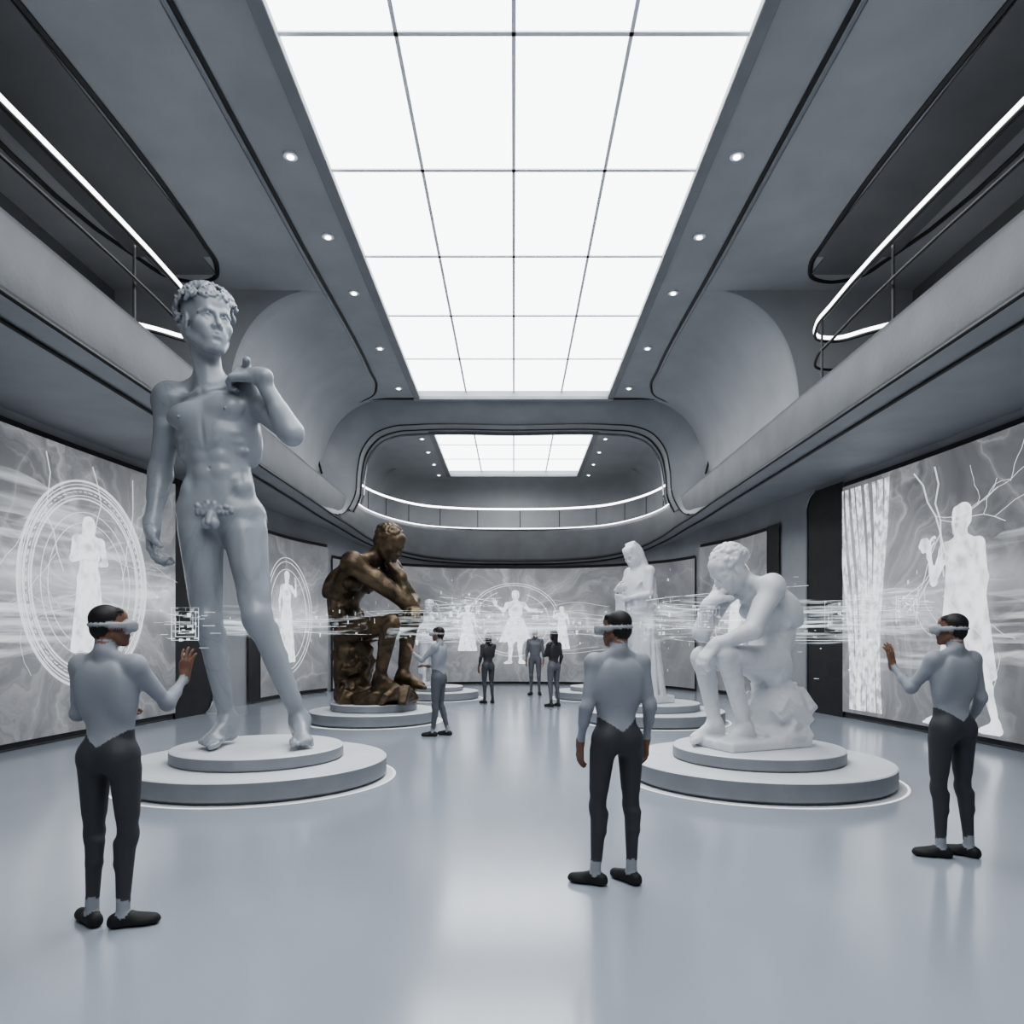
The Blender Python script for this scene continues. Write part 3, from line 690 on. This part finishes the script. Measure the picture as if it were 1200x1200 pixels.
# ------------------------------------------------------------------ thinker bronze
JT=dict(hipR=(.09,0,.50),hipL=(-.09,0,.50),kneeR=(.13,.39,.56),kneeL=(-.11,.41,.60),ankR=(.09,.27,.19),ankL=(-.10,.34,.20),footR=(.1,1,-.1),footL=(-.1,1,-.1),
 waist=(.0,-.09,.77),shR=(.19,.11,.98),shL=(-.16,.20,.965),neck=(.01,.19,1.03),head=(.0,.285,1.135),headf=(-.1,.84,-.54),headu=(0,.5,.86),
 elR=(-.02,.42,.71),wrR=(.0,.375,.91),elL=(-.24,.34,.73),wrL=(-.06,.45,.69),
 handR=((0,-.62,.78),(0,-.7,-.7),(-1,0,.2),1.0,0),handL=((.55,.55,-.6),(0,-.3,-1),(.3,-.9,0),.5,.1))
def rocks(S,seed,items):
    r=np.random.default_rng(seed)
    for (c,rad,n) in items:
        S.ell(c,rad,k=.05)
        for i in range(n):
            v=r.normal(size=3); v/=np.linalg.norm(v); p=np.array(c)+v*np.array(rad)*.85
            B=np.linalg.qr(r.normal(size=(3,3)))[0]
            S.rbox(p,np.array((.02,.02,.03))+np.array((.04,.035,.045))*r.random(3),.010,B,k=.024)
S=SDF((-.42,-.36,-.01),(.36,.66,1.34),.0060)
body(S,JT,1.35,True,hair='cap',hsc=1.15,headsc=1.03,handlab=5,armscale=1.28)
S.F-=.007
rocks(S,1,[((0,-.03,.22),(.14,.13,.22),26),((0,.10,.035),(.20,.24,.05),18),((0,.36,.05),(.16,.12,.035),10),((-.01,-.02,.36),(.14,.11,.08),8)])
o=S.mesh("seated_thinker_bronze_statue",M_BRONZE); place(o,(416-602)*13.6/FPX,13.6,.372,-112,2.58)
# ------------------------------------------------------------------ seated white
JW=dict(hipR=(.09,0,.50),hipL=(-.09,0,.50),kneeR=(.11,.38,.53),kneeL=(-.10,.37,.55),ankR=(.11,.28,.13),ankL=(-.08,.21,.12),footR=(0,1,-.15),footL=(0,1,-.15),
 waist=(.0,-.09,.74),shR=(.16,.15,.945),shL=(-.17,.09,.945),neck=(.0,.17,.985),head=(.0,.26,1.06),headf=(0.1,.78,-.63),headu=(0,.63,.78),
 elR=(.08,.40,.68),wrR=(.03,.385,.85),elL=(-.20,.26,.69),wrL=(-.09,.43,.605),
 handR=((0,-.62,.6),(0,-.7,-.7),(-1,0,.2),1.0,0),handL=((.25,.6,-.75),(0,-.8,-.5),(.8,-.3,0),.45,.1))
S=SDF((-.38,-.40,-.01),(.36,.62,1.24),.0052)
body(S,JW,1.0,True,hair='bun',hsc=1.15,headsc=1.08,handlab=5,armscale=1.18)
S.F-=.008
rocks(S,4,[((0,-.10,.22),(.19,.17,.17),30),((0,-.08,.06),(.21,.20,.07),14)])
S.rbox((0,.10,.022),(.2,.30,.030),.02,k=.02)
o=S.mesh("seated_white_marble_statue",M_PLASTER); place(o,(897-602)*8.2/FPX,8.25,.370,112,1.86)
# ------------------------------------------------------------------ draped figures
def robe(S,z0,z1,r0,r1,cx=0,cy=0,n=26,seed=0,sway=.03):
    r=np.random.default_rng(seed); m=8
    for j in range(m):
        t0=j/m;t1=(j+1)/m
        S.cap((cx,cy,z0+(z1-z0)*t0),(cx,cy,z0+(z1-z0)*t1),(r0+(r1-r0)*t0)*.92,(r0+(r1-r0)*t1)*.92,k=.05)
    for i in range(n):
        a_=2*math.pi*i/n+r.normal()*.05; b_=a_+r.normal()*.12; w=.018+.014*r.random(); top=z0+(z1-z0)*(.55+.45*r.random())
        rt=r0+(r1-r0)*((top-z0)/(z1-z0))
        S.cap((cx+math.cos(b_)*rt*.97,cy+math.sin(b_)*rt*.85,top),(cx+math.cos(a_)*r0*1.02+sway*math.sin(a_*3),cy+math.sin(a_)*r0*.95,z0+.02),w*.8,w*1.25,k=.018)
JD=dict(hipR=(.09,0,.93),hipL=(-.09,0,.93),kneeR=(.1,.06,.5),kneeL=(-.1,.02,.5),ankR=(.1,.02,.1),ankL=(-.1,0,.1),footR=(.1,1,0),footL=(-.1,1,0),
 waist=(.0,.0,1.19),shR=(.155,.02,1.43),shL=(-.155,.0,1.43),neck=(0,.02,1.48),head=(.0,.10,1.605),headf=(-.2,.85,-.5),headu=(0,.5,.86),
 elR=(.22,.10,1.17),wrR=(.06,.27,1.22),elL=(-.22,.06,1.16),wrL=(-.05,.26,1.12),
 handR=((-.8,.2,.1),(0,-1,.2),(0,0,1),.6,0),handL=((.8,.2,.1),(0,-1,.2),(0,0,1),.6,0))
S=SDF((-.36,-.34,-.01),(.36,.40,1.78),.0085)
body(S,JD,.6,True,True,hair='long',hsc=1.1,legs=False,handlab=5,headsc=1.10)
robe(S,.02,1.05,.25,.17,seed=2); robe(S,1.02,1.34,.19,.16,n=18,seed=4,sway=0)
for i in range(7): S.cap((-.16+.02*i,.12,1.3-.03*i),(.14,.2-.01*i,1.02-.07*i),.016,.02,k=.015)
for i in range(6): S.cap((-.04+.02*i,.27,1.15),(-.10+.035*i,.26,.55+.05*i),.014,.024,k=.015)
S.rbox((0,0,.03),(.28,.26,.05),.02,k=.01)
o=S.mesh("draped_woman_statue",M_PLASTER); place(o,(750-602)*13.6/FPX,13.6,.372,120,1.70)
JS=dict(JD); JS.update(head=(.0,.03,1.62),headf=(.1,.95,-.1),elL=(-.3,.05,1.3),wrL=(-.28,.2,1.52),handL=((.1,.2,1),(.6,.6,0),(.7,0,.2),.4,0),elR=(.24,.0,1.18),wrR=(.26,.18,1.05),handR=((0,.6,-.6),(-1,0,0),(0,.7,.5),.3,0))
S=SDF((-.42,-.34,-.01),(.42,.40,1.78),.011)
body(S,JS,.8,True,False,hair='bun',hsc=1.1,legs=True,handlab=5,headsc=1.1)
for i in range(10): S.cap((-.14+.03*i,.06,.98),(-.2+.045*i,-.02+.06*math.sin(i),.35+.1*math.sin(i*1.3)),.03,.035,k=.03)
S.rbox((0,0,.02),(.24,.24,.04),.02,k=.01); S.cap((-.2,-.12,.02),(-.17,-.1,.7),.06,.05,k=.03)
o=S.mesh("small_marble_statue",M_PLASTER); place(o,(503-602)*18.6/FPX,18.6,.330,165,1.25)
# ------------------------------------------------------------------ visitors
def spose(**k):
    J=dict(hipR=(.092,0,.945),hipL=(-.092,0,.945),kneeR=(.105,.015,.51),kneeL=(-.105,.015,.51),ankR=(.115,-.03,.092),ankL=(-.115,-.03,.092),
     footR=(.3,1,0),footL=(-.3,1,0),waist=(0,.015,1.21),shR=(.162,-.01,1.46),shL=(-.162,-.01,1.46),neck=(0,-.025,1.525),head=(0,.01,1.68),headf=(0,1,0),
     elR=(.225,-.03,1.17),wrR=(.235,.06,.925),elL=(-.225,-.03,1.17),wrL=(-.235,.06,.925),
     handR=((0,.12,-1),(-1,.1,0),(0,1,0),.3,.05),handL=((0,.12,-1),(1,.1,0),(0,1,0),.3,.05))
    J.update(k); return J
def visitor(J,x,d,rot,K,h,pal,headset=True,hair='short',fem=False,hem=1.10,mus=.25,vee=.09):
    S=SDF((-.52,-.24,-.01),(.52,.56,1.84),h)
    body(S,J,mus,False,fem,headset=headset,hair=hair,hsc=1.08,detail=h<.01,armscale=.95,handlab=0,headsc=.97)
    def cf(V,lab):
        lab=lab.copy(); line=hem-vee*np.maximum(0,1-np.abs(V[:,0])/.13)*(V[:,1]<.02)
        lab[(lab==1)&(V[:,2]<line)]=2; lab[(lab==2)&(V[:,2]>line)]=1; return lab
    P={0:(.19,.105,.07),1:(.30,.315,.345),2:(.045,.047,.053),3:(.014,.014,.015),4:(.012,.010,.010),5:(.30,.315,.345),6:(.36,.37,.39),7:(.10,.105,.115)}
    P.update(pal); o=S.mesh("museum_visitor",M_PERSON,P,cf); place(o,x,d,-.002,rot,K); return o
visitor(spose(headf=(.72,.69,0),elR=(.25,.16,1.23),wrR=(.25,.33,1.38),handR=((.05,.10,1),(.2,1,-.1),(-1,.1,0),.18,.5),
   elL=(-.22,.03,1.18),wrL=(-.17,.27,1.16),handL=((.2,.9,.1),(.3,0,-1),(1,0,.2),.3,.1),ankR=(.10,-.02,.092),ankL=(-.09,-.02,.092),footR=(.9,.45,0),footL=(-.8,.5,0)),
   (128-602)*4.02/FPX,4.02,-8,.985,.0066,{})
visitor(spose(headf=(-.55,.83,-.05),footL=(-.8,.6,0),footR=(-.35,.9,0),ankL=(-.15,.0,.092),ankR=(.09,-.03,.092),kneeL=(-.125,.03,.51)),
   (723-602)*4.70/FPX,4.70,14,.98,.0068,{})
visitor(spose(headf=(-.65,.75,0),footL=(-.9,.5,0),footR=(-.5,.8,0),elL=(-.25,.12,1.24),wrL=(-.28,.28,1.41),handL=((-.05,.15,1),(-.4,1,-.1),(1,.3,0),.2,.5),
   elR=(.225,-.03,1.17),wrR=(.225,.10,.94),ankL=(-.10,.0,.092)),(1116-602)*5.26/FPX,5.26,12,.98,.0070,{})
visitor(spose(elL=(-.22,.2,1.25),wrL=(-.2,.38,1.38),handL=((0,.4,1),(0,1,-.3),(1,0,0),.2,.4),elR=(.23,.05,1.18),wrR=(.16,.26,1.14),handR=((-.3,.9,.1),(-.3,0,-1),(-1,0,.2),.3,.1),footR=(.1,1,0),ankR=(.1,-.12,.092),ankL=(-.1,.06,.092)),
   (514-602)*11.6/FPX,11.6,72,.97,.010,{2:(.10,.105,.12)})
G=.012
visitor(spose(elR=(.2,.1,1.2),wrR=(.05,.22,1.2),handR=((-.8,.2,.1),(0,-1,.2),(0,0,1),.6,0)),(572-602)*17.2/FPX,17.2,30,.93,G,{1:(.04,.04,.045),5:(.04,.04,.045),2:(.06,.062,.07)},False,'long',True)
visitor(spose(),(627-602)*19.6/FPX,19.6,170,1.0,G,{1:(.13,.135,.15),5:(.13,.135,.15),2:(.11,.115,.13)},False,'short')
visitor(spose(elL=(-.2,.1,1.2),wrL=(-.05,.22,1.2),handL=((.8,.2,.1),(0,-1,.2),(0,0,1),.6,0)),(649-602)*16.4/FPX,16.4,40,.96,G,{1:(.035,.035,.04),5:(.035,.035,.04),2:(.12,.125,.14)},False,'long',True)
# ------------------------------------------------------------------ projected figures on screens
def flatfig(J,**k):
    S=SDF((-.6,-.34,-.01),(.6,.5,1.84),.014)
    body(S,J,.6,True,True,hsc=1.1,handlab=5,detail=False,**k); return S
def onwall(o,s,d,zb,sx,sz,parent,flip=1,inset=.14):
    c,t,nr=wallpt(s,d,inset); t=t*(-1 if s<0 else 1)
    t=np.array(t)*flip
    Mx=Matrix(((t[0]*sx,nr[0]*.10,0,c[0]),(t[1]*sx,nr[1]*.10,0,c[1]),(0,0,sz,zb),(0,0,0,1)))
    o.matrix_world=Mx; o.parent=parent
Jr=spose(headf=(.8,-.6,0),elR=(.28,.0,1.2),wrR=(.33,.0,1.44),handR=((-.1,0,1),(-1,0,0),(0,-1,0),.6,0),elL=(-.22,0,1.2),wrL=(-.18,0,.98),kneeR=(.15,0,.5),ankR=(.22,0,.1),kneeL=(-.18,0,.5),ankL=(-.32,0,.1),footR=(.9,.2,0),footL=(.9,.2,0))
S=flatfig(Jr,hair='short')
for i in range(12): S.cap((-.16+.025*i,0,1.35),(-.30+.045*i,0,.45+.04*math.sin(i*2)),.03,.03,k=.02)
for i in range(5): S.cap((-.05+.03*i,0,1.45),(-.24+.02*i,0,.8),.03,.03,k=.02)
for i in range(6): S.ell((.38+.04*math.cos(i),0,1.52+.04*math.sin(i)),(.03,.03,.03),k=.01)
o=S.mesh("projected_toga_man",M_FIG); onwall(o,1,11.0,.15,2.2,1.92,scrR,1)
S=SDF((-.4,-.34,-.01),(.4,.4,1.84),.014); body(S,JD,.6,True,True,hair='long',legs=False,handlab=5,detail=False); robe(S,.02,1.05,.20,.13,seed=8)
o=S.mesh("projected_robed_woman",M_FIG); onwall(o,-1,DL,1.33,1.75,1.24,scrL,1)
def wall_ring(acc,s,d,z,rx,rz,r=.012,inset=.12,a0=0,a1=2*math.pi,n=64):
    pts=[]
    for i in range(n+1):
        an=a0+(a1-a0)*i/n; dd=d+rx*math.cos(an); pts.append((wallpt(s,dd,inset)[0][0],dd,z+rz*math.sin(an)))
    acc.tube(pts,r,4)
a=Acc()
for k,(q,w) in enumerate(((1.0,.020),(.965,.008),(.93,.016),(.86,.008),(.83,.014),(.70,.006),(.60,.006))): wall_ring(a,-1,DL,2.41,1.45*q,1.62*q,w)
r=np.random.default_rng(12)
for i in range(70):
    an=2*math.pi*i/70; q=.895; dd=DL+1.45*q*math.cos(an); z=2.41+1.62*q*math.sin(an); l=.03+.04*r.random()
    x=wallpt(-1,dd,.12)[0][0]; a.tube([(x,dd-l*math.sin(an),z+l*math.cos(an)*.8),(x,dd+l*math.sin(an)*.6,z-l*math.cos(an)*.5)],.008,4)
a.obj("projected_rings",M_LINE,parent=scrL)
def swoosh(s,parent,seed,n,dc,zc,dmax):
    r=np.random.default_rng(seed); a=Acc()
    for i in range(n):
        d0=3+r.random()*(dc-4); zst=.6+3.4*r.random(); zen=zc+r.normal()*.35; w0=.15+.35*r.random(); w1=.02+.08*r.random(); bow=r.normal()*.6
        rows=[[],[]]
        for q in range(36):
            t=q/35; dd=d0+(dmax-d0)*t; z=zst+(zen-zst)*min(1,t*1.15)+bow*math.sin(math.pi*t); w=w0+(w1-w0)*t
            for rr_,sg in ((0,-1),(1,1)):
                zz=min(max(z+sg*w,.15),4.47); rows[rr_].append((wallpt(s,dd,.095+.002*i)[0][0],dd,zz))
        a.grid(rows)
    a.obj("projected_swooshes",M_SWOOSH,parent=parent)
swoosh(-1,scrL,3,10,DL,2.4,13.7); swoosh(1,scrR,6,7,11,2.0,13.9)
def branch(acc,s,r,d,z,an,l,w,depth):
    pts=[];dd,zz=d,z
    for q in range(7):
        if dd<4 or dd>14.1 or zz<.2 or zz>4.45: break
        pts.append((wallpt(s,dd,.12)[0][0],dd,zz)); an+=r.normal()*.28; dd+=l/6*math.cos(an)*1.3; zz+=l/6*math.sin(an)
        if depth>0 and q>1 and r.random()<.45: branch(acc,s,r,dd,zz,an+(.7 if r.random()<.5 else -.7),l*.6,w*.6,depth-1)
    if len(pts)>2: acc.tube(pts,w,4)
a=Acc(); r=np.random.default_rng(21)
for k in range(2): branch(a,1,r,11.6+.5*k,4.3,-1.9-.3*k,1.8,.012,2)
a.obj("projected_branches",M_LINE,parent=scrR)
a=Acc()
for k in range(3): branch(a,-1,r,12.6-1.0*k,4.3,-.8-.4*k,1.8,.007,2)
a.obj("projected_branches",M_LINE,parent=scrL)
a=Acc()
for k in range(8):
    d0=12.85+.16*k
    z=np.linspace(.2,4.4,24); cols=[[],[]]
    for zz in z:
        sh=.10*math.sin(zz*1.1+.5*k)+.35*(1-zz/4.4)*(-(k-2)/8)
        for q,w in ((0,0),(1,.13+.04*math.sin(k*2.0))):
            dd=min(d0+sh+w,14.1); cols[q].append((wallpt(1,dd,.115+.004*k)[0][0],dd,zz))
    a.grid(cols)
a.obj("projected_curtain",M_FIG,parent=scrR)
def backfig(S,name,px,pz0,K,sx=1):
    o=S.mesh(name,M_FIG); x=(px-602)*23.6/FPX; o.matrix_world=Matrix(((K*sx,0,0,x),(0,.05,0,23.55-abs(x)**2*.045),(0,0,K,pz0),(0,0,0,1))); o.parent=scrB
S=flatfig(spose(elR=(.28,0,1.32),wrR=(.48,0,1.28),elL=(-.25,0,1.3),wrL=(-.42,0,1.45),handR=((1,0,0),(0,0,-1),(0,1,0),.2,.3),handL=((-.4,0,1),(0,1,0),(1,0,0),.2,.3),footR=(.7,.6,0),footL=(-.7,.6,0)))
for i in range(14): S.cap((-.12+.02*i,0,1.1),(-.33+.05*i,0,.55+.03*math.sin(i*3)),.03,.025,k=.02)
backfig(S,"projected_dancer",604,.68,1.33,1.15)
S=SDF((-.4,-.34,-.01),(.4,.4,1.84),.02); body(S,JS,.6,True,True,hair='bun',handlab=5,detail=False); robe(S,.02,1.05,.26,.15,seed=8)
backfig(S,"projected_muse",658,1.15,.8,1.1)
S=SDF((-.4,-.34,-.01),(.4,.4,1.84),.02); body(S,JS,.6,True,True,hair='bun',handlab=5,detail=False); robe(S,.02,1.05,.26,.15,seed=9)
backfig(S,"projected_muse",548,1.1,.85,1.2)
a=Acc(); r=np.random.default_rng(9)
def bpt(x,z): return (x,23.62-abs(x)**2*.05,z)
for R_,a0,a1 in ((1.25,.3,2.9),(1.32,.4,2.7),(1.1,2.0,4.6),(1.0,-1.2,1.2),(1.18,3.4,6.1)):
    a.tube([bpt(R_*1.15*math.cos(t),2.05+R_*math.sin(t)*.95) for t in np.linspace(a0,a1,30)],.014,4)
for i in range(26):
    z=1.1+1.7*r.random(); x0=-3.3+5*r.random(); l=.5+1.8*r.random(); a.tube([bpt(x0+l*q/9,z+.08*math.sin(q*.5+i)) for q in range(10)],.004+.005*r.random(),4)
a.obj("projected_arcs",M_LINE,parent=scrB)
for s,par_d in ((-1,18.6),(1,18.9)):
    S=SDF((-.4,-.34,-.01),(.4,.4,1.84),.02); body(S,JS,.6,True,True,hair='bun',handlab=5,detail=False); robe(S,.02,1.05,.26,.15,seed=9)
    o=S.mesh("projected_muse",M_FIG); onwall(o,s,par_d,.9,1.6,1.35,scrB,1)
    a=Acc()
    for q in (1,.93,.8): wall_ring(a,s,par_d,2.1,1.2*q,1.5*q,.010,.14)
    a.obj("projected_rings" ,M_LINE,parent=scrB)
# ------------------------------------------------------------------ hologram orbits in the air
def orbit(name,cx,cy,zc,R0,R1,n,zr,a0,a1,seed,tile=40,rt=.0025,wisp=8,ts=1.0):
    r=np.random.default_rng(seed); a=Acc(); e=empty(name)
    for i in range(n):
        R=R0+(R1-R0)*r.random(); z=zc+zr*np.clip(r.normal(),-1.5,1.5)*.5; st=a0+(a1-a0)*r.random()*.6; en=min(st+(.5+1.8*r.random()),a1); tl=r.normal()*.05
        pts=[(cx+R*math.cos(t),cy+R*math.sin(t)*.9,z+tl*R*math.sin(t+1)) for t in np.linspace(st,en,30)]
        a.tube(pts,rt*(.4+r.random()),4)
    for i in range(tile):
        R=R0+(R1-R0)*r.random(); t=a0+(a1-a0)*r.random(); z=zc+zr*r.normal()*.7; w=(.006+.03*r.random()**2)*ts; hh=(.004+.02*r.random()**2)*ts
        x,y=cx+R*math.cos(t),cy+R*math.sin(t)*.9; tx,ty=-math.sin(t),math.cos(t)
        a.add([(x-tx*w,y-ty*w,z-hh),(x+tx*w,y+ty*w,z-hh),(x+tx*w,y+ty*w,z+hh),(x-tx*w,y-ty*w,z+hh)],[(0,1,2,3)])
    a.obj("light_threads",M_HOLO,parent=e)
    a=Acc()
    for i in range(wisp):
        R=R0+(R1-R0)*r.random(); z=zc+zr*np.clip(r.normal(),-1.2,1.2)*.35; st=a0+(a1-a0)*r.random()*.7; en=min(st+1.2+1.5*r.random(),a1); hh=.05+.16*r.random(); tl=r.normal()*.06
        rows=[[],[]]
        for q,t in enumerate(np.linspace(st,en,40)):
            k=math.sin(math.pi*q/39); zz=z+tl*R*math.sin(t+1)
            rows[0].append((cx+R*math.cos(t),cy+R*math.sin(t)*.9,zz-hh*k)); rows[1].append((cx+R*math.cos(t),cy+R*math.sin(t)*.9,zz+hh*k))
        a.grid(rows)
    a.obj("light_wisps",M_WISP,parent=e)
orbit("hologram_orbit",2.95,8.5,1.82,1.05,1.75,34,.40,-.75,3.6,1,120,.0028,12)
orbit("hologram_orbit",-2.2,13.4,2.0,1.2,2.1,20,.36,-1.0,1.2,2,110,.003,6,1.6)
orbit("hologram_orbit",.2,14.5,1.75,1.0,3.4,26,.28,0,2*math.pi,3,150,.003,11,1.6)
orbit("hologram_orbit",-3.0,7.9,1.75,.9,1.6,10,.2,-.2,2.6,4,60,.0022,5)
def panel(cx,cy,cz,w,h,yaw,seed):
    r=np.random.default_rng(seed); a=Acc(); tx,ty=math.cos(yaw),math.sin(yaw)
    def P(u,v,o=0): return (cx+tx*u-ty*o,cy+ty*u+tx*o,cz+v)
    def rect(u0,u1,v0,v1,t=.002,o=0):
        a.tube([P(u0,v0,o),P(u1,v0,o),P(u1,v1,o),P(u0,v1,o)],t,4,closed=True)
    for k in range(3): rect(-w*(1-.25*k),w*(1-.25*k),-h*(1-.22*k),h*(1-.22*k),.0025,.015*k)
    for k in range(26):
        u=-w+2*w*r.random(); v=-h+2*h*r.random(); l=w*.35*r.random()
        b=.002+.01*r.random(); a.add([P(u,v-b),P(u+l,v-b),P(u+l,v+b),P(u,v+b)],[(0,1,2,3)])
    for k in range(14):
        u=-2.2*w+4.4*w*r.random(); v=h*r.normal()*.6; l=w*(.3+r.random()); a.tube([P(u,v,.02),P(u+l,v,.02)],.0015,4)
    a.obj("hologram_panel",M_HOLO)
panel(-2.22,4.9,1.68,.085,.11,.2,1)
panel(3.25,6.0,1.84,.08,.09,-.2,2)
panel(3.82,8.5,1.83,.16,.18,-.3,3)
panel(1.95,7.3,1.78,.12,.12,.0,4)
# ------------------------------------------------------------------ world, camera
w=bpy.data.worlds.new("world"); SC.world=w; w.use_nodes=True; w.node_tree.nodes["Background"].inputs[0].default_value=(.5,.55,.6,1); w.node_tree.nodes["Background"].inputs[1].default_value=.15
cam=bpy.data.cameras.new("camera"); co=bpy.data.objects.new("camera",cam); COL.objects.link(co); SC.camera=co
co.location=(0,0,CAMZ); co.rotation_euler=(math.radians(90),0,0); cam.sensor_width=36; cam.lens=36*FPX/1200; cam.shift_y=145/1200; cam.shift_x=-2/1200; cam.clip_end=200
